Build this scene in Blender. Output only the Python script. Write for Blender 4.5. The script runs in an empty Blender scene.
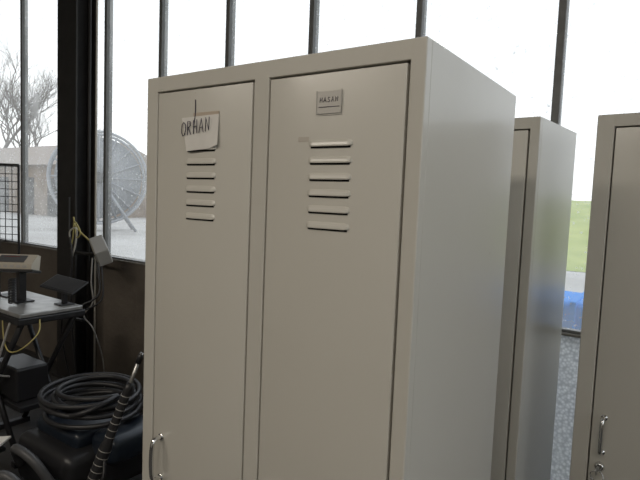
import bpy, bmesh, random
from math import *
from mathutils import Vector, Matrix, Euler
random.seed(4)
S=bpy.context.scene
S.view_settings.view_transform='Standard'
S.view_settings.look='None'
LINK=S.collection.objects.link

# ---------------------------------------------------------------- materials
def mat(name, col, rough=.5, metal=0, noise=0, nscale=8, bump=0, bscale=60, spec=.5, coat=0, col2=None, emit=0):
    m=bpy.data.materials.new(name); m.use_nodes=True
    nt=m.node_tree; b=nt.nodes['Principled BSDF']
    b.inputs['Base Color'].default_value=(*col,1); b.inputs['Roughness'].default_value=rough
    b.inputs['Metallic'].default_value=metal
    b.inputs['Specular IOR Level'].default_value=spec
    b.inputs['Coat Weight'].default_value=coat
    b.inputs['Coat Roughness'].default_value=.15
    tc=nt.nodes.new('ShaderNodeTexCoord')
    if noise or col2:
        n=nt.nodes.new('ShaderNodeTexNoise'); n.inputs['Scale'].default_value=nscale; n.inputs['Detail'].default_value=6
        nt.links.new(tc.outputs['Object'],n.inputs['Vector'])
        r=nt.nodes.new('ShaderNodeValToRGB')
        c2=col2 or tuple(max(0,c*(1-noise)) for c in col)
        r.color_ramp.elements[0].position=.3; r.color_ramp.elements[1].position=.7
        r.color_ramp.elements[0].color=(*c2,1); r.color_ramp.elements[1].color=(*col,1)
        nt.links.new(n.outputs['Fac'],r.inputs['Fac']); nt.links.new(r.outputs['Color'],b.inputs['Base Color'])
    if bump:
        n=nt.nodes.new('ShaderNodeTexNoise'); n.inputs['Scale'].default_value=bscale; n.inputs['Detail'].default_value=4
        nt.links.new(tc.outputs['Object'],n.inputs['Vector'])
        bp=nt.nodes.new('ShaderNodeBump'); bp.inputs['Strength'].default_value=bump; bp.inputs['Distance'].default_value=.01
        nt.links.new(n.outputs['Fac'],bp.inputs['Height']); nt.links.new(bp.outputs['Normal'],b.inputs['Normal'])
    if emit:
        b.inputs['Emission Color'].default_value=(*col,1); b.inputs['Emission Strength'].default_value=emit
    return m

def paint_mat():
    m=mat('locker_paint',(.565,.545,.49),rough=.33,noise=.03,nscale=2.5,bump=.012,bscale=220,coat=.25)
    nt=m.node_tree; b=nt.nodes['Principled BSDF']
    tc=nt.nodes.new('ShaderNodeTexCoord')
    n=nt.nodes.new('ShaderNodeTexNoise'); n.inputs['Scale'].default_value=3; n.inputs['Detail'].default_value=3
    nt.links.new(tc.outputs['Object'],n.inputs['Vector'])
    mr=nt.nodes.new('ShaderNodeMapRange'); mr.inputs['To Min'].default_value=.29; mr.inputs['To Max'].default_value=.35
    nt.links.new(n.outputs['Fac'],mr.inputs['Value']); nt.links.new(mr.outputs['Result'],b.inputs['Roughness'])
    old=b.inputs['Base Color'].links[0].from_socket
    v=nt.nodes.new('ShaderNodeTexNoise'); v.inputs['Scale'].default_value=70; v.inputs['Detail'].default_value=2
    nt.links.new(tc.outputs['Object'],v.inputs['Vector'])
    r=nt.nodes.new('ShaderNodeValToRGB'); r.color_ramp.elements[0].position=.76; r.color_ramp.elements[1].position=.82
    r.color_ramp.elements[0].color=(0,0,0,1); r.color_ramp.elements[1].color=(.4,.4,.4,1)
    nt.links.new(v.outputs['Fac'],r.inputs['Fac'])
    mx=nt.nodes.new('ShaderNodeMixRGB'); mx.inputs['Color2'].default_value=(.3,.2,.13,1)
    nt.links.new(r.outputs['Color'],mx.inputs['Fac']); nt.links.new(old,mx.inputs['Color1']); nt.links.new(mx.outputs['Color'],b.inputs['Base Color'])
    return m

def glass_mat():
    m=bpy.data.materials.new('dirty_window_glass'); m.use_nodes=True; nt=m.node_tree; nt.nodes.clear()
    N=nt.nodes.new; L=nt.links.new
    out=N('ShaderNodeOutputMaterial'); tr=N('ShaderNodeBsdfTransparent'); tr.inputs[0].default_value=(.97,.985,.98,1)
    gl=N('ShaderNodeBsdfGlossy'); gl.inputs['Roughness'].default_value=.03; gl.inputs['Color'].default_value=(.9,.95,1,1)
    lw=N('ShaderNodeLayerWeight'); lw.inputs['Blend'].default_value=.5
    pw=N('ShaderNodeMath'); pw.operation='POWER'; L(lw.outputs['Facing'],pw.inputs[0]); pw.inputs[1].default_value=4
    fr=N('ShaderNodeMapRange'); fr.inputs['To Min'].default_value=.05; fr.inputs['To Max'].default_value=.7; L(pw.outputs[0],fr.inputs['Value'])
    m1=N('ShaderNodeMixShader'); L(fr.outputs[0],m1.inputs[0]); L(tr.outputs[0],m1.inputs[1]); L(gl.outputs[0],m1.inputs[2])
    tl=N('ShaderNodeBsdfTranslucent'); tl.inputs[0].default_value=(.90,.91,.90,1)
    df=N('ShaderNodeBsdfDiffuse'); df.inputs[0].default_value=(.42,.40,.36,1)
    md=N('ShaderNodeMixShader'); md.inputs[0].default_value=.15; L(tl.outputs[0],md.inputs[1]); L(df.outputs[0],md.inputs[2])
    tc=N('ShaderNodeTexCoord')
    n1=N('ShaderNodeTexNoise'); n1.inputs['Scale'].default_value=2.2; n1.inputs['Detail'].default_value=8; L(tc.outputs['Object'],n1.inputs['Vector'])
    n2=N('ShaderNodeTexNoise'); n2.inputs['Scale'].default_value=60; n2.inputs['Detail'].default_value=3; L(tc.outputs['Object'],n2.inputs['Vector'])
    r1=N('ShaderNodeMapRange'); r1.inputs['From Min'].default_value=.3; r1.inputs['From Max'].default_value=.8; r1.inputs['To Min'].default_value=.12; r1.inputs['To Max'].default_value=.48; L(n1.outputs['Fac'],r1.inputs['Value'])
    r2=N('ShaderNodeMapRange'); r2.inputs['From Min'].default_value=.62; r2.inputs['From Max'].default_value=.76; r2.inputs['To Min'].default_value=0; r2.inputs['To Max'].default_value=.6; L(n2.outputs['Fac'],r2.inputs['Value'])
    ad=N('ShaderNodeMath'); ad.operation='ADD'; ad.use_clamp=True; L(r1.outputs[0],ad.inputs[0]); L(r2.outputs[0],ad.inputs[1])
    m2=N('ShaderNodeMixShader'); L(ad.outputs[0],m2.inputs[0]); L(m1.outputs[0],m2.inputs[1]); L(md.outputs[0],m2.inputs[2])
    L(m2.outputs[0],out.inputs[0]); return m

def frost_mat():
    m=bpy.data.materials.new('frosted_wired_glass'); m.use_nodes=True; nt=m.node_tree; nt.nodes.clear()
    N=nt.nodes.new; L=nt.links.new
    out=N('ShaderNodeOutputMaterial'); tl=N('ShaderNodeBsdfTranslucent'); df=N('ShaderNodeBsdfDiffuse')
    tc=N('ShaderNodeTexCoord'); v=N('ShaderNodeTexVoronoi'); v.inputs['Scale'].default_value=75; L(tc.outputs['Object'],v.inputs['Vector'])
    r=N('ShaderNodeValToRGB'); r.color_ramp.elements[0].color=(.90,.91,.90,1); r.color_ramp.elements[1].color=(.50,.51,.51,1); r.color_ramp.elements[1].position=.75
    L(v.outputs['Distance'],r.inputs['Fac']); L(r.outputs[0],tl.inputs[0]); L(r.outputs[0],df.inputs[0])
    mx=N('ShaderNodeMixShader'); mx.inputs[0].default_value=.15; L(tl.outputs[0],mx.inputs[1]); L(df.outputs[0],mx.inputs[2]); L(mx.outputs[0],out.inputs[0])
    return m

PAINT=paint_mat(); GLASS=glass_mat(); FROST=frost_mat()
GAP=mat('dark_gap',(.012,.011,.010),.9)
DARKIN=mat('locker_inside_dark',(.05,.047,.042),.8)
CHROME=mat('chrome',(.75,.75,.74),.14,1)
STEEL=mat('brushed_steel',(.45,.45,.44),.35,1)
PAPER=mat('paper_white',(.72,.70,.66),.8,noise=.08,nscale=30)
PAPER2=mat('card_greyish',(.55,.53,.49),.6)
INK=mat('ink_black',(.03,.025,.05),.6)
TAPE=mat('old_tape',(.50,.42,.34),.3)
RESID=mat('tape_residue',(.53,.49,.43),.4,noise=.08,nscale=60)
BLACK=mat('black_plastic',(.018,.018,.020),.38)
RUB=mat('black_rubber',(.022,.022,.024),.42)
DSTEEL=mat('dark_painted_steel',(.022,.020,.019),.6,noise=.4,nscale=12)
MULL=mat('grey_mullion_metal',(.16,.16,.155),.5,noise=.25,nscale=20)
BEIGE=mat('beige_plastic',(.42,.38,.31),.5)
GREYP=mat('grey_plastic',(.36,.35,.33),.5)
DGREY=mat('dark_grey_plastic',(.07,.07,.072),.45)
YEL=mat('yellow_cable',(.42,.36,.13),.5)
WHT=mat('white_cable',(.55,.53,.48),.5)
RED=mat('red_display',(.12,.02,.015),.3)
PLAT=mat('worn_steel_plate',(.50,.50,.49),.30,.5,noise=.4,nscale=15)
BLUEP=mat('dark_blue_plastic',(.012,.018,.028),.35)
WALLM=mat('brown_plaster',(.17,.145,.12),.9,noise=.35,nscale=3,bump=.3,bscale=30)
FLOORM=mat('dark_concrete',(.045,.042,.04),.75,noise=.5,nscale=3,bump=.2)
CEILM=mat('ceiling_panel',(.30,.28,.25),.9,noise=.1)
INWALL=mat('interior_wall',(.33,.31,.28),.9,noise=.15,nscale=2)
SILLM=mat('sill_metal',(.22,.20,.17),.6,noise=.3,nscale=15)
GRASS=mat('grass',(.42,.45,.15),.9,nscale=.6,col2=(.27,.33,.08),bump=.5,bscale=6)
FIELD=mat('gravel_ground',(.50,.48,.45),.95,nscale=.5,col2=(.38,.36,.33))
BARNM=mat('brown_barn_boards',(.26,.20,.15),.9,noise=.3,nscale=2)
ROOFM=mat('barn_roof',(.30,.25,.21),.8)
BARK=mat('tree_bark',(.15,.13,.115),.9)
REEL=mat('reel_galvanised',(.30,.31,.33),.7)
BLUE=mat('blue_tank_plastic',(.0,.24,.75),.6,spec=.15)
FILLM=mat('fill_tube_glow',(1,.95,.88),.5,emit=3)  # glowing tubes of the added fill lamps

# ---------------------------------------------------------------- mesh builder
class B:
    def __init__(s,name): s.name=name; s.bm=bmesh.new(); s.mats=[]
    def mi(s,m):
        if m not in s.mats: s.mats.append(m)
        return s.mats.index(m)
    def _merge(s,tmp,m,M=None,smooth=False):
        if M is not None: bmesh.ops.transform(tmp,matrix=M,verts=tmp.verts)
        i=s.mi(m); vm={}
        for v in tmp.verts: vm[v]=s.bm.verts.new(v.co)
        for f in tmp.faces:
            try:
                nf=s.bm.faces.new([vm[v] for v in f.verts]); nf.material_index=i; nf.smooth=smooth
            except ValueError: pass
        tmp.free()
    def box(s,lo,hi,m,bev=0,M=None,seg=2):
        t=bmesh.new(); bmesh.ops.create_cube(t,size=1)
        c=[(a+b)/2 for a,b in zip(lo,hi)]; d=[abs(b-a) for a,b in zip(lo,hi)]
        for v in t.verts: v.co=Vector((c[0]+v.co.x*d[0],c[1]+v.co.y*d[1],c[2]+v.co.z*d[2]))
        if bev: bmesh.ops.bevel(t,geom=t.edges[:],offset=bev,segments=seg,affect='EDGES',profile=.5)
        s._merge(t,m,M,bev>0 and seg>2); return s
    def tube(s,pts,r,m,n=8,closed=False):
        pts=[Vector(p) for p in pts]; t=bmesh.new(); rings=[]; N=len(pts)
        rr=r if isinstance(r,(list,tuple)) else [r]*N
        up=None
        for i,p in enumerate(pts):
            a=pts[i-1] if (i>0 or closed) else p; b=pts[(i+1)%N] if (i<N-1 or closed) else p
            d=(b-a).normalized() if (b-a).length>1e-9 else Vector((0,0,1))
            if up is None:
                up=Vector((0,0,1)) if abs(d.z)<.9 else Vector((1,0,0))
            x=(up-d*up.dot(d)); 
            if x.length<1e-6: x=d.orthogonal()
            x.normalize(); y=d.cross(x); up=x
            rings.append([t.verts.new(p+(x*cos(2*pi*k/n)+y*sin(2*pi*k/n))*rr[i]) for k in range(n)])
        R=range(N if closed else N-1)
        for i in R:
            A=rings[i]; Bq=rings[(i+1)%N]
            for k in range(n): t.faces.new((A[k],A[(k+1)%n],Bq[(k+1)%n],Bq[k]))
        if not closed: t.faces.new(rings[0][::-1]); t.faces.new(rings[-1])
        s._merge(t,m,None,True); return s
    def cyl(s,a,b,r,m,n=24): return s.tube([a,b],r,m,n)
    def lathe(s,prof,m,M=None,n=32):
        t=bmesh.new(); rings=[]
        for r,z in prof: rings.append([t.verts.new((r*cos(2*pi*k/n),r*sin(2*pi*k/n),z)) for k in range(n)])
        for A,Bq in zip(rings,rings[1:]):
            for k in range(n): t.faces.new((A[k],A[(k+1)%n],Bq[(k+1)%n],Bq[k]))
        t.faces.new(rings[0][::-1]); t.faces.new(rings[-1]); s._merge(t,m,M,True); return s
    def poly(s,pts,ext,m,M=None,smooth=False):
        t=bmesh.new(); a=[t.verts.new(p) for p in pts]; e=Vector(ext); b=[t.verts.new(Vector(p)+e) for p in pts]; n=len(a)
        t.faces.new(a[::-1]); t.faces.new(b)
        for k in range(n): t.faces.new((a[k],a[(k+1)%n],b[(k+1)%n],b[k]))
        s._merge(t,m,M,smooth); return s
    def done(s,parent=None,loc=(0,0,0),rz=0):
        bmesh.ops.recalc_face_normals(s.bm,faces=s.bm.faces)
        me=bpy.data.meshes.new(s.name); s.bm.to_mesh(me); s.bm.free()
        for m in s.mats: me.materials.append(m)
        o=bpy.data.objects.new(s.name,me); LINK(o); o.location=loc; o.rotation_euler=(0,0,rz)
        if parent: o.parent=parent
        return o
def smooth_path(P,k=8):
    P=[Vector(p) for p in P]; out=[]
    for i in range(len(P)-1):
        p0=P[max(i-1,0)];p1=P[i];p2=P[i+1];p3=P[min(i+2,len(P)-1)]
        for j in range(k):
            t=j/k; out.append(.5*((2*p1)+(p2-p0)*t+(2*p0-5*p1+4*p2-p3)*t*t+(3*p1-p0-3*p2+p3)*t**3))
    out.append(P[-1]); return out

# ---------------------------------------------------------------- lockers
H=1.8
LET={'O':[[(.1,.5),(.15,.85),(.45,1),(.75,.8),(.8,.45),(.6,.05),(.3,0),(.1,.25),(.1,.5)]],
'R':[[(.1,0),(.12,1)],[(.12,1),(.55,.95),(.6,.65),(.12,.5)],[(.25,.5),(.7,0)]],
'H':[[(.1,0),(.12,1)],[(.7,0),(.68,1)],[(.12,.5),(.7,.52)]],
'A':[[(.02,0),(.4,1),(.75,0)],[(.15,.35),(.65,.38)]],
'N':[[(.1,0),(.12,1),(.65,.05),(.7,1)]],
'S':[[(.65,.85),(.4,1),(.12,.8),(.3,.55),(.6,.4),(.6,.12),(.35,0),(.08,.12)]]}
def write(b,text,x,z,w,h,y,r,rot=0,sl=0):
    cw=w/len(text)
    for i,ch in enumerate(text):
        for st in LET[ch]:
            pts=[]
            for (u,v) in st:
                px=(i+u*.95)*cw+v*h*sl; pz=v*h
                pts.append((x+px*cos(rot)-pz*sin(rot),y,z+px*sin(rot)+pz*cos(rot)))
            b.tube(pts,r,INK,5)
def locker(name,loc,rz,W,D,fl,fm,doorw):
    root=bpy.data.objects.new(name,None); LINK(root); root.location=loc; root.rotation_euler=(0,0,rz)
    b=B('cabinet_body')
    t=.018; z0=.10
    b.box((0,.022,z0),(t,D,H),PAINT,.002)
    b.box((W-t,.022,z0),(W,D,H),PAINT,.002)
    b.box((t,D-t,z0),(W-t,D-.001,H-.001),PAINT)
    b.box((t,.022,H-t),(W-t,D-t,H-.001),PAINT)
    b.box((t,.022,z0),(W-t,D-t,z0+t),PAINT)
    xm=fl+doorw
    b.box((xm+.01,.03,z0+t),(xm+fm-.01,D-t,H-t),DARKIN)
    ft=.0385
    b.box((0,0,z0),(fl-.001,.024,H),PAINT,.003)
    xr=fl+2*doorw+fm
    b.box((xr+.001,0,z0),(W,.024,H),PAINT,.003)
    b.box((fl-.004,.0004,H-ft+.001),(xr+.004,.024,H-.0004),PAINT,.0015)
    b.box((xm+.001,.0004,z0),(xm+fm-.001,.024,H-ft+.004),PAINT,.0015)
    b.box((fl-.004,.0004,z0),(xr+.004,.024,z0+.045),PAINT,.0015)
    for fx in (.03,W-.03):
        for fy in (.04,D-.04):
            b.box((fx-.022,fy-.022,0),(fx+.022,fy+.022,z0+.004),PAINT,.002)
    b.done(root)
    for k in range(2):
        x0=fl+k*(doorw+fm); x1=x0+doorw; cx=(x0+x1)/2
        d=B('door_panel_%d'%(k+1)); g=.0042
        zt=H-ft-.0035; zb=z0+.048
        d.box((x0+g*.8,.0006,zb),(x1-g,.018,zt),PAINT,.0018,seg=3)
        d.box((x0-.001,.020,zb-.002),(x1+.001,.0235,zt+.004),GAP)
        for j in range(6):
            zc=1.6195-j*.0328
            hw=.0525; hh=.0075; pr=.0062
            t_=bmesh.new(); rings=[]
            xs=[-hw,-hw+.004,-hw+.010,hw-.010,hw-.004,hw]; sc=[.05,.6,1,1,.6,.05]
            for X,q in zip(xs,sc):
                ring=[]
                for (py,pz) in ((0,hh),(-.4,hh*.75),(-.8,hh*.2),(-1,-hh*.45),(-.95,-hh*.8),(0,-hh*.8)):
                    ring.append(t_.verts.new((cx+X,.0008+py*pr*q,zc+pz*(.55+.45*q))))
                rings.append(ring)
            for A,C in zip(rings,rings[1:]):
                for q in range(6): t_.faces.new((A[q],A[(q+1)%6],C[(q+1)%6],C[q]))
            t_.faces.new(rings[0]); t_.faces.new(rings[-1][::-1])
            d._merge(t_,PAINT,None,False)
            d.box((cx-hw+.005,-.0003,zc-hh*.8-.0034),(cx+hw-.005,.0004,zc-hh*.8+.0002),GAP)
        hx=x0+.037; zc=.815
        d.tube(smooth_path([(hx,.001,zc+.055),(hx,-.014,zc+.055),(hx,-.026,zc+.047),(hx,-.030,zc+.02),(hx,-.030,zc-.02),(hx,-.026,zc-.047),(hx,-.014,zc-.055),(hx,.001,zc-.055)],5),.0062,CHROME,12)
        for q in (-.055,.055):
            d.cyl((hx,.001,zc+q),(hx,-.003,zc+q),.009,CHROME)
        lz=.713
        M=Matrix.Translation((hx-.002,.001,lz))@Euler((pi/2,0,0)).to_matrix().to_4x4()
        d.lathe([(.015,0),(.015,.004),(.0125,.009),(.011,.012),(.004,.012),(.004,.010)],CHROME,M,28)
        d.box((hx-.0028,-.0125,lz-.006),(hx-.0012,-.0115,lz+.006),GAP)
        d.done(root)
    return root

L1=locker('metal_locker',(-.013,0,0),0,.773,.575,.0423,.0439,.3273)
n=B('name_note_left')
n.poly([(.139,-.0028,1.692),(.265,-.0015,1.695),(.267,-.0068,1.624),(.240,-.0072,1.616),(.163,-.0072,1.611)],(0,.0006,0),PAPER)
write(n,'ORHAN',.143,1.647,.104,.032,-.0075,.0011,.10,.1)
n.tube([(.184,-.0012,1.733),(.185,-.0012,1.706),(.186,-.003,1.690),(.1845,-.0068,1.668)],.0011,INK,5)
n.box((.178,-.0012,1.694),(.265,-.0006,1.702),TAPE)
n.done(L1)
n=B('name_card_right')
n.box((.542,-.0018,1.678),(.601,-.0004,1.722),PAPER2,.0005)
write(n,'HASAN',.549,1.700,.046,.0095,-.0022,.0006)
n.box((.547,-.0024,1.690),(.596,-.0018,1.6912),INK)
n.tube([(.542,-.003,1.723),(.542,-.003,1.677),(.601,-.003,1.677),(.601,-.003,1.723)],.0007,GREYP,5)
n.box((.497,.0000,1.624),(.524,.0007,1.634),RESID)
n.done(L1)

L2=locker('metal_locker.001',(-.011,.976,0),radians(-4.5),.76,.44,.0293,.0439,.3273)
L3=locker('metal_locker.002',(.904,.954,0),radians(-6),.77,.48,.050,.0439,.3273)
k=B('key_ring')
hx=.050+.035; zz=.713
k.box((hx-.001,-.034,zz-.004),(hx+.001,-.012,zz+.004),STEEL)
k.lathe([(.013,-.001),(.014,0),(.013,.001)],STEEL,Matrix.Translation((hx,-.038,zz))@Euler((0,pi/2,0)).to_matrix().to_4x4(),20)
k.tube([(hx+.018*cos(a),-.034+.004*sin(2*a),zz-.020+.018*sin(a)) for a in [2*pi*i/24 for i in range(24)]],.0016,CHROME,6,closed=True)
k.tube([(hx+.012,-.034,zz-.034),(hx+.016,-.034,zz-.052),(hx+.018,-.032,zz-.075)],[.006,.004,.003],CHROME,8)
k.tube([(hx-.012,-.034,zz-.034),(hx-.014,-.034,zz-.050),(hx-.012,-.032,zz-.070)],[.007,.004,.003],STEEL,8)
k.done(L3)

# ---------------------------------------------------------------- room shell
X0,X1=-5.877,3.924; YW=1.55; YF=-5.0; ZC=3.75; SILL=.972
def slab(name,lo,hi,m):
    return B(name).box(lo,hi,m).done()
slab('floor',(X0-.2,YF-.2,-.1),(X1+.2,YW+.25,0),FLOORM)
slab('ceiling',(X0-.2,YF-.2,ZC),(X1+.2,YW+.25,ZC+.1),CEILM)
w=B('wall_back')
w.box((X0-.2,YW,0),(.25,YW+.2,SILL),WALLM)
w.box((1.9,YW,0),(X1+.2,YW+.2,SILL),WALLM)
w.box((.25,YW,0),(1.9,YW+.2,.12),WALLM)
w.box((X0-.2,YW,3.6),(X1+.2,YW+.2,ZC),WALLM)
w.box((.25,YW+.02,.12),(1.9,YW+.035,SILL),FROST)      # frosted lower glazing
w.done()
slab('wall_left',(X0-.2,YF,0),(X0,YW,ZC),INWALL)
w=B('wall_right')
WR0,WR1=-2.6,1.35  # opening for the added side window
w.box((X1,YF,0),(X1+.2,YW,SILL),INWALL)
w.box((X1,YF,3.55),(X1+.2,YW,ZC),INWALL)
w.box((X1,YF,SILL),(X1+.2,WR0,3.55),INWALL)
w.box((X1,WR1,SILL),(X1+.2,YW,3.55),INWALL)
w.done()
slab('wall_front',(X0-.2,YF-.2,0),(X1+.2,YF,ZC),INWALL)
B('trim_1').box((X0,YW-.012,SILL),(X1,YW+.06,SILL+.012),SILLM,.003).done()
ms=.6534; base=-1.9564
idx=0; zs=SILL+.012
for i in range(-3,12):
    xa=base+(i-3)*ms; xb=xa+ms; idx+=1
    b=B('window_%d'%idx)
    b.box((xa-.016,YW,zs),(xa+.016,YW+.055,3.6),MULL,.003)
    b.box((xa+.016,YW+.005,zs),(xb-.016,YW+.045,zs+.012),MULL,.002)
    t=bmesh.new(); vs=[t.verts.new(p) for p in ((xa+.016,YW+.025,zs+.012),(xb-.016,YW+.025,zs+.012),(xb-.016,YW+.025,3.6),(xa+.016,YW+.025,3.6))]; t.faces.new(vs); b._merge(t,GLASS)
    b.done()
n_=6; st=(WR1-WR0)/n_
b=B('window_%d'%(idx+1))  # unseen side window, added so sky light brightens the locker sides
for i in range(n_+1):
    y=WR0+i*st; b.box((X1+.06,max(WR0,y-.016),SILL),(X1+.11,min(WR1,y+.016),3.55),MULL,.002)
t=bmesh.new(); vs=[t.verts.new(p) for p in ((X1+.085,WR0,SILL),(X1+.085,WR1,SILL),(X1+.085,WR1,3.55),(X1+.085,WR0,3.55))]; t.faces.new(vs); b._merge(t,GLASS)
b.done()
c=B('steel_column')
c.box((-2.95,1.36,0),(-2.69,1.375,ZC),DSTEEL,.002)
c.box((-2.95,1.52,0),(-2.69,1.535,ZC),DSTEEL,.002)
c.box((-2.827,1.375,0),(-2.813,1.52,ZC),DSTEEL)
c.box((-3.0,1.33,0),(-2.64,1.545,.02),DSTEEL,.003)
c.tube([(-2.64,1.44,0.02),(-2.64,1.44,3.7)],.012,DSTEEL,8)
c.tube([(-2.61,1.48,0.02),(-2.61,1.48,3.7)],.008,WHT,6)
c.done()
ch=B('hanging_chain')
z=3.6; i=0
while z>1.15:
    pts=[]
    for q in range(12):
        a=2*pi*q/12; u=.009*cos(a); v=.017*sin(a)
        pts.append((-2.985+(u if i%2 else 0),1.40+(0 if i%2 else u),z+v))
    ch.tube(pts,.0028,DSTEEL,5,closed=True); z-=.027; i+=1
ch.done()

def fill_lamp(x,y,sx,sy,p,col,name):  # added fill behind the camera, out of view, lights the locker fronts
    b=B(name); b.box((x-sx/2,y-sy/2,ZC-.10),(x+sx/2,y+sy/2,ZC),GREYP,.005)
    for q in (-.25,.25): b.cyl((x-sx/2+.05,y+q*sy,ZC-.13),(x+sx/2-.05,y+q*sy,ZC-.13),.018,FILLM,12)
    o=b.done()
    l=bpy.data.lights.new(name+'_light','AREA'); l.shape='RECTANGLE'; l.size=sx; l.size_y=sy; l.energy=p; l.color=col
    ob=bpy.data.objects.new('fill_light',l); LINK(ob); ob.location=(x,y,ZC-.16); ob.parent=o
fill_lamp(-1.5,-2.6,2.4,.5,56,(1,.91,.79),'added_fill_lamp')
fill_lamp(1.6,-2.6,2.4,.5,50,(1,.91,.79),'added_fill_lamp.001')

# ---------------------------------------------------------------- scale bench and clutter (left)
t=B('scale_stand')
tx0,tx1,ty0,ty1,tz=-2.34,-1.64,.45,.80,.85
t.box((tx0,ty0,tz-.022),(tx1,ty1,tz),PLAT,.004)
t.box((tx0-.01,ty0-.01,tz-.06),(tx1+.01,ty1+.01,tz-.024),BLACK,.006)
for y in (ty0+.03,ty1-.03):
    t.tube([(tx0+.04,y,tz-.06),(tx1-.08,y,.03)],.016,BLACK,8)
    t.tube([(tx1-.04,y,tz-.06),(tx0+.08,y,.03)],.016,BLACK,8)
for x in (tx1-.08,tx0+.08): t.box((x-.02,ty0,0),(x+.02,ty1,.035),BLACK,.004)
t.box((tx0+.1,ty0+.05,.28),(tx1-.1,ty1-.05,.31),BLACK,.004)
t.box((-2.12,ty0+.07,.31),(-1.82,ty1-.10,.50),BLACK,.012)
t.tube(smooth_path([(-1.85,.44,.80),(-1.90,.41,.66),(-1.98,.42,.60),(-2.04,.44,.68),(-2.0,.46,.80)]),.006,RUB,6)
t.tube(smooth_path([(-1.70,.43,.80),(-1.76,.40,.60),(-1.84,.42,.50),(-1.86,.5,.46)]),.006,GREYP,6)
t.tube(smooth_path([(-1.78,.43,.80),(-1.74,.42,.70),(-1.66,.41,.66),(-1.57,.43,.69),(-1.55,.50,.76),(-1.63,.55,.81)]),.0035,YEL,6)
t.done()
def rot(p,e): return Matrix.Translation(p)@Euler(e).to_matrix().to_4x4()
s=B('weighing_scale_display')
M=rot((-1.995,.60,1.07),(radians(-12),0,radians(38)))
s.poly([(-.12,-.045,-.035),(-.12,.055,-.035),(-.12,.055,.050),(-.12,.02,.055),(-.12,-.045,-.005)],(.23,0,0),BEIGE,M)
s.box((-.13,-.05,-.050),(.12,.06,-.034),BLACK,.003,M)
s.poly([(-.09,-.036,.005),(-.09,.012,.0465),(-.09,.010,.0485),(-.09,-.038,.007)],(.15,0,0),DGREY,M)
s.poly([(-.07,-.020,.0205),(-.07,.004,.0415),(-.07,.003,.0425),(-.07,-.021,.0215)],(.09,0,0),RED,M)
for i in range(5): s.box((-.08+i*.035,-.048,-.026),(-.058+i*.035,-.042,-.012),GREYP,.002,M)
s.box((-1.995,.60,tz+.004),(-1.955,.64,1.03),BLACK,.003)
s.box((-2.03,.57,tz+.001),(-1.92,.67,tz+.008),BLACK,.002)
s.tube([(-1.90+.018*cos(2*pi*i/14),.535+.018*sin(2*pi*i/14),1.0-i*.00065) for i in range(14*15)],.004,RUB,5)
s.done()
r=B('wire_rack')
ax_,ay_,bx_,by_=-2.235,.615,-2.125,.678
for x,y in ((ax_,ay_),(bx_,by_)):
    r.tube([(x,y,.856),(x,y,1.64)],.007,BLACK,6)
r.tube([(ax_,ay_,1.64),(bx_,by_,1.64)],.007,BLACK,6)
for i in range(11):
    z=1.18+i*.045; r.tube([(ax_,ay_,z),(bx_,by_,z)],.0025,BLACK,5)
for i in range(1,3):
    f=i/3; r.tube([(ax_+(bx_-ax_)*f,ay_+(by_-ay_)*f,1.18),(ax_+(bx_-ax_)*f,ay_+(by_-ay_)*f,1.64)],.0025,BLACK,5)
r.box((ax_,ay_-.01,.851),(bx_,by_+.01,.858),BLACK)
r.done()
m=B('tilted_tray')
M=rot((-1.73,.74,.965),(radians(22),radians(8),radians(20)))
m.box((-.11,-.07,-.006),(.11,.07,.006),BLACK,.004,M)
m.box((-.10,-.06,.0062),(.10,.06,.008),DSTEEL,0,M)
m.box((-1.745,.73,.856),(-1.72,.755,.96),BLACK,.003)
m.box((-1.77,.70,.851),(-1.69,.78,.857),BLACK,.002)
m.done()

d=B('scale_indicator')
M=rot((-2.25,1.30,1.085),(radians(22),radians(24),radians(-20)))
d.box((-.11,-.05,-.06),(.11,.045,.06),GREYP,.008,M)
d.box((-.095,-.053,-.045),(.065,-.049,.045),BEIGE,.003,M)
d.box((-.08,-.0555,-.000),(.04,-.052,.034),BLACK,.001,M)
for i in range(4): d.box((-.08+i*.032,-.056,-.034),(-.058+i*.032,-.052,-.018),DGREY,.001,M)
d.tube([(-2.66,1.35,1.03),(-2.50,1.36,1.03),(-2.34,1.33,1.05)],.012,DSTEEL,8)
T=lambda P,r,m_: d.tube(smooth_path(P),r,m_,6)
T([(-2.66,1.33,1.30),(-2.62,1.32,1.24),(-2.54,1.31,1.20),(-2.46,1.30,1.17),(-2.34,1.30,1.12)],.006,YEL)
T([(-2.70,1.33,1.10),(-2.66,1.30,1.19),(-2.57,1.30,1.22),(-2.60,1.31,1.10),(-2.66,1.32,1.00)],.006,WHT)
T([(-2.64,1.33,1.22),(-2.56,1.30,1.15),(-2.50,1.29,1.20),(-2.58,1.29,1.27),(-2.63,1.31,1.17),(-2.68,1.32,1.06)],.005,YEL)
T([(-2.72,1.33,1.45),(-2.70,1.32,1.2),(-2.63,1.30,1.02),(-2.64,1.30,.80),(-2.66,1.32,.45),(-2.60,1.33,.02)],.007,RUB)
T([(-2.30,1.30,1.02),(-2.25,1.28,.92),(-2.20,1.25,.78),(-2.27,1.15,.70),(-2.38,1.08,.68),(-2.1,.98,.68),(-1.80,.90,.72)],.009,RUB)
T([(-2.26,1.30,1.02),(-2.20,1.28,.88),(-2.17,1.25,.74),(-2.26,1.15,.66),(-2.40,1.10,.60),(-2.45,1.15,.30),(-2.40,1.2,.02)],.006,RUB)
T([(-2.36,1.30,1.02),(-2.34,1.28,.85),(-2.32,1.28,.70),(-2.38,1.25,.60),(-2.26,1.25,.52),(-2.22,1.3,.3),(-2.27,1.35,.02)],.005,GREYP)
d.done()

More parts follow.
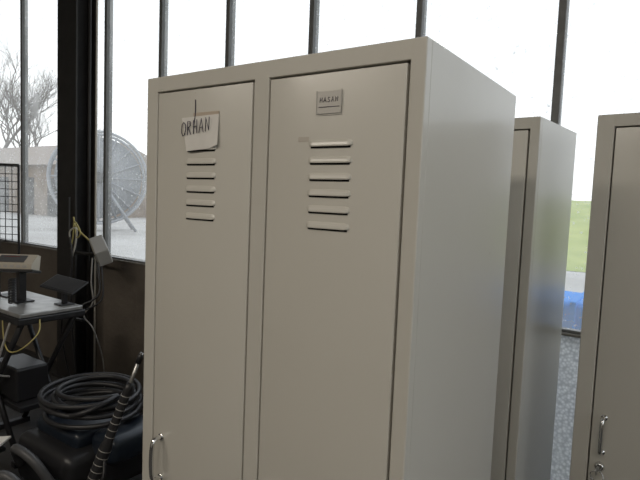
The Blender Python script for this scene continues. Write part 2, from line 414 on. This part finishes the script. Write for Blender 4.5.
pw=B('pressure_washer')
pw.box((-1.42,.32,.10),(-.96,.80,.34),BLACK,.05,seg=4)
pw.box((-1.38,.40,.32),(-1.02,.76,.405),BLUEP,.03,seg=4)
pw.box((-1.02,.46,.28),(-.84,.76,.41),BLUEP,.04,seg=4)
for y in (.30,.82):
    M=rot((-1.0,y,.12),(pi/2,0,0))
    pw.lathe([(.04,-.03),(.11,-.03),(.12,-.02),(.12,.02),(.11,.03),(.04,.03)],RUB,M,28)
    pw.lathe([(.02,-.035),(.06,-.034),(.06,.034),(.02,.035)],GREYP,M,20)
for y in (.40,.70): pw.cyl((-1.38,y-.015,.05),(-1.38,y+.015,.05),.05,RUB,20)
pw.tube(smooth_path([(-1.32,.30,.22),(-1.24,.24,.33),(-1.12,.20,.385),(-1.02,.22,.35),(-.97,.28,.22)]),.020,DGREY,10)
pw.done()
cr=B('hand_cart')
cr.box((-1.10,-.04,.06),(-.80,.14,.20),BLACK,.03,seg=4)
cr.tube(smooth_path([(-1.08,.08,.18),(-1.02,.06,.32),(-.94,.05,.395),(-.87,.08,.36),(-.83,.12,.18)]),.020,DGREY,10)
cr.tube(smooth_path([(-1.08,.0,.18),(-1.03,-.02,.30),(-.95,-.03,.35),(-.88,.0,.31),(-.83,.02,.18)]),.014,BLACK,10)
for x in (-1.06,-.84):
    cr.lathe([(.02,-.02),(.055,-.02),(.06,0),(.055,.02),(.02,.02)],RUB,rot((x,.07,.06),(pi/2,0,0)),20)
cr.done()
hc=B('hose_coil'); pts=[]
for i in range(8*40):
    a=2*pi*i/40; lp=i/40
    rad=.215+.018*sin(lp*2.1)+.02*sin(a*.37)
    pts.append((-1.20+.02*sin(lp*1.7)+rad*cos(a),.60+.02*cos(lp*2.3)+rad*.88*sin(a),.425+.0135*lp+.010*sin(a+lp)))
hc.tube(pts,.0125,RUB,8)
hc.tube(smooth_path([pts[-1],(-.98,.50,.53),(-1.02,.42,.50),(-1.12,.40,.47),(-1.25,.42,.45)]),.0125,RUB,8)
hc.done()
ln=B('spray_lance')
A=Vector((-.600,.43,.865)); Z=Vector((-.785,.20,.012))
P=lambda f:A.lerp(Z,f)
ln.tube([P(0),P(.30)],.008,STEEL,10)
ln.tube([P(.0),P(.02),P(.05)],[.006,.012,.012],BLACK,10)
ln.tube([P(.14),P(.17),P(.42),P(.44),P(.86),P(1)],[.012,.018,.019,.025,.025,.018],BLACK,12)
for i in range(14): 
    f=.20+i*.032; ln.tube([P(f),P(f+.003)],.0256 if f>.43 else .0198,GREYP,12)
ln.tube(smooth_path([P(.50)+Vector((.02,0,0)),P(.56)+Vector((.06,-.01,.0)),P(.66)+Vector((.055,-.01,0)),P(.72)+Vector((.02,0,0))]),.006,BLACK,8)
ln.done()
bx=B('storage_bin')
bx.box((-1.62,.0,.0),(-1.34,.22,.30),BLUEP,.012)
bx.box((-1.64,-.02,.30),(-1.32,.24,.325),BLACK,.008)
M=rot((-1.36,.17,.345),(radians(6),radians(-8),radians(30)))
bx.box((-.10,-.06,-.006),(.08,.06,.004),PAPER,.001,M)
bx.done()

# ---------------------------------------------------------------- outside
slab('ground_outside',(-90,YW+.25,-.12),(60,90,-.02),FIELD)
g=B('grass_bank'); tt=bmesh.new(); rows=[]
nx=40
for iy in range(14):
    f=iy/13; y=13.5+f*45; row=[]
    for ix in range(nx):
        x=-14+ix*1.6; hgt=2.6*(1-cos(pi*min(1,f*2)))/2*(.9+.1*sin(x*.4))
        row.append(tt.verts.new((x,y+.5*sin(x*.3),hgt-.01)))
    rows.append(row)
for a,b in zip(rows,rows[1:]):
    for i in range(nx-1): tt.faces.new((a[i],a[i+1],b[i+1],b[i]))
g._merge(tt,GRASS,None,True); g.done()
bt=B('blue_water_tank')
bt.box((.1,2.75,.55),(3.4,3.3,.92),BLUE,.05,seg=4)
for x in (.6,1.3,2.0,2.7): bt.box((x-.02,2.73,.54),(x+.02,3.32,.93),BLUE,.01)
for x in (.4,1.75,3.1): bt.box((x-.05,2.85,-.02),(x+.05,3.2,.56),DSTEEL,.005)
bt.done()
bn=B('farm_barn')
bn.box((-48,14.5,-.02),(-26,21,2.9),BARNM)
bn.poly([(-48.5,14.1,2.8),(-48.5,21.4,2.8),(-48.5,17.5,4.3)],(23,0,0),ROOFM)
for i in range(7): bn.box((-46+i*3,14.43,0),(-44.6+i*3,14.5,2.1),DSTEEL)
bn.done()
def tree(name,base,h,seed):
    rnd=random.Random(seed); b=B(name)
    def br(p,d,l,r,lv):
        q=p+d*l; mid=(p+q)/2+Vector((rnd.uniform(-1,1),rnd.uniform(-1,1),0))*l*.06
        b.tube([p,mid,q],[r,r*.85,r*.65],BARK,5 if lv>1 else 3)
        if lv==0: return
        for k in range(3 if lv>1 else 4):
            a=Vector((rnd.uniform(-1,1),rnd.uniform(-1,1),rnd.uniform(-.1,.9)))
            nd=(d*.9+a*.75).normalized(); br(q if k<2 else mid,nd,l*rnd.uniform(.62,.85),r*.6,lv-1)
    br(Vector(base),Vector((0,0,1)),h*.3,h*.016,6); b.done()
tree('bare_tree',(-50,25,0),13,1)
tree('bare_tree.001',(-55,24,0),15,5)
tree('bare_tree.002',(-42,25,0),9,9)
hr=B('irrigation_hose_reel')
C=Vector((-17.35,10.8,1.98)); R=1.7
ax=Vector((.85,-.5,0)).normalized(); M=Matrix.Translation(C)@ax.to_track_quat('Z','Y').to_matrix().to_4x4()
for zo in (-.55,.55):
    pts=[M@Vector((R*cos(2*pi*i/48),R*sin(2*pi*i/48),zo)) for i in range(48)]
    hr.tube(pts,.05,REEL,8,closed=True)
    for i in range(16):
        a=2*pi*i/16; hr.tube([M@Vector((.15*cos(a),.15*sin(a),zo)),M@Vector((R*cos(a),R*sin(a),zo))],.025,REEL,5)
hr.lathe([(.5,-.52),(1.5,-.5),(1.5,.5),(.5,.52)],mat('reel_hose_grey',(.25,.26,.28),.8,noise=.15,nscale=12),M,40)
hr.lathe([(.1,-.8),(.2,-.8),(.2,.8),(.1,.8)],DSTEEL,M,20)
for zo in (-.72,.72):
    for dx in (-1.3,1.3):
        p=M@Vector((0,0,zo)); side=ax.cross(Vector((0,0,1))); q=p+side*dx; q.z=0
        hr.tube([p,q],.05,REEL,6)
hr.done()

# ---------------------------------------------------------------- world: bright overcast
w=bpy.data.worlds.new('overcast_sky'); S.world=w; w.use_nodes=True; nt=w.node_tree
bg=nt.nodes['Background']; tc=nt.nodes.new('ShaderNodeTexCoord'); sx=nt.nodes.new('ShaderNodeSeparateXYZ'); nt.links.new(tc.outputs['Generated'],sx.inputs[0])
rp=nt.nodes.new('ShaderNodeValToRGB'); rp.color_ramp.elements[0].position=0; rp.color_ramp.elements[0].color=(.95,.96,.96,1)
rp.color_ramp.elements[1].position=.8; rp.color_ramp.elements[1].color=(.82,.89,1.0,1)
nt.links.new(sx.outputs['Z'],rp.inputs['Fac']); nt.links.new(rp.outputs[0],bg.inputs['Color']); bg.inputs['Strength'].default_value=1.6

# ---------------------------------------------------------------- camera
f=526.6289; yaw,pitch,roll=.6082,-.0768,.0402
fw=Vector((-sin(yaw)*cos(pitch),cos(yaw)*cos(pitch),sin(pitch))); r0=Vector((cos(yaw),sin(yaw),0)); u0=r0.cross(fw)
r=r0*cos(roll)+u0*sin(roll); u=-r0*sin(roll)+u0*cos(roll)
cd=bpy.data.cameras.new('camera'); cd.sensor_width=36; cd.lens=f*36/640; cd.clip_start=.02; cd.clip_end=500
cam=bpy.data.objects.new('camera',cd); LINK(cam)
Mx=Matrix((( r.x,u.x,-fw.x,1.1563),(r.y,u.y,-fw.y,-.8726),(r.z,u.z,-fw.z,1.5076),(0,0,0,1)))
cam.matrix_world=Mx; S.camera=cam
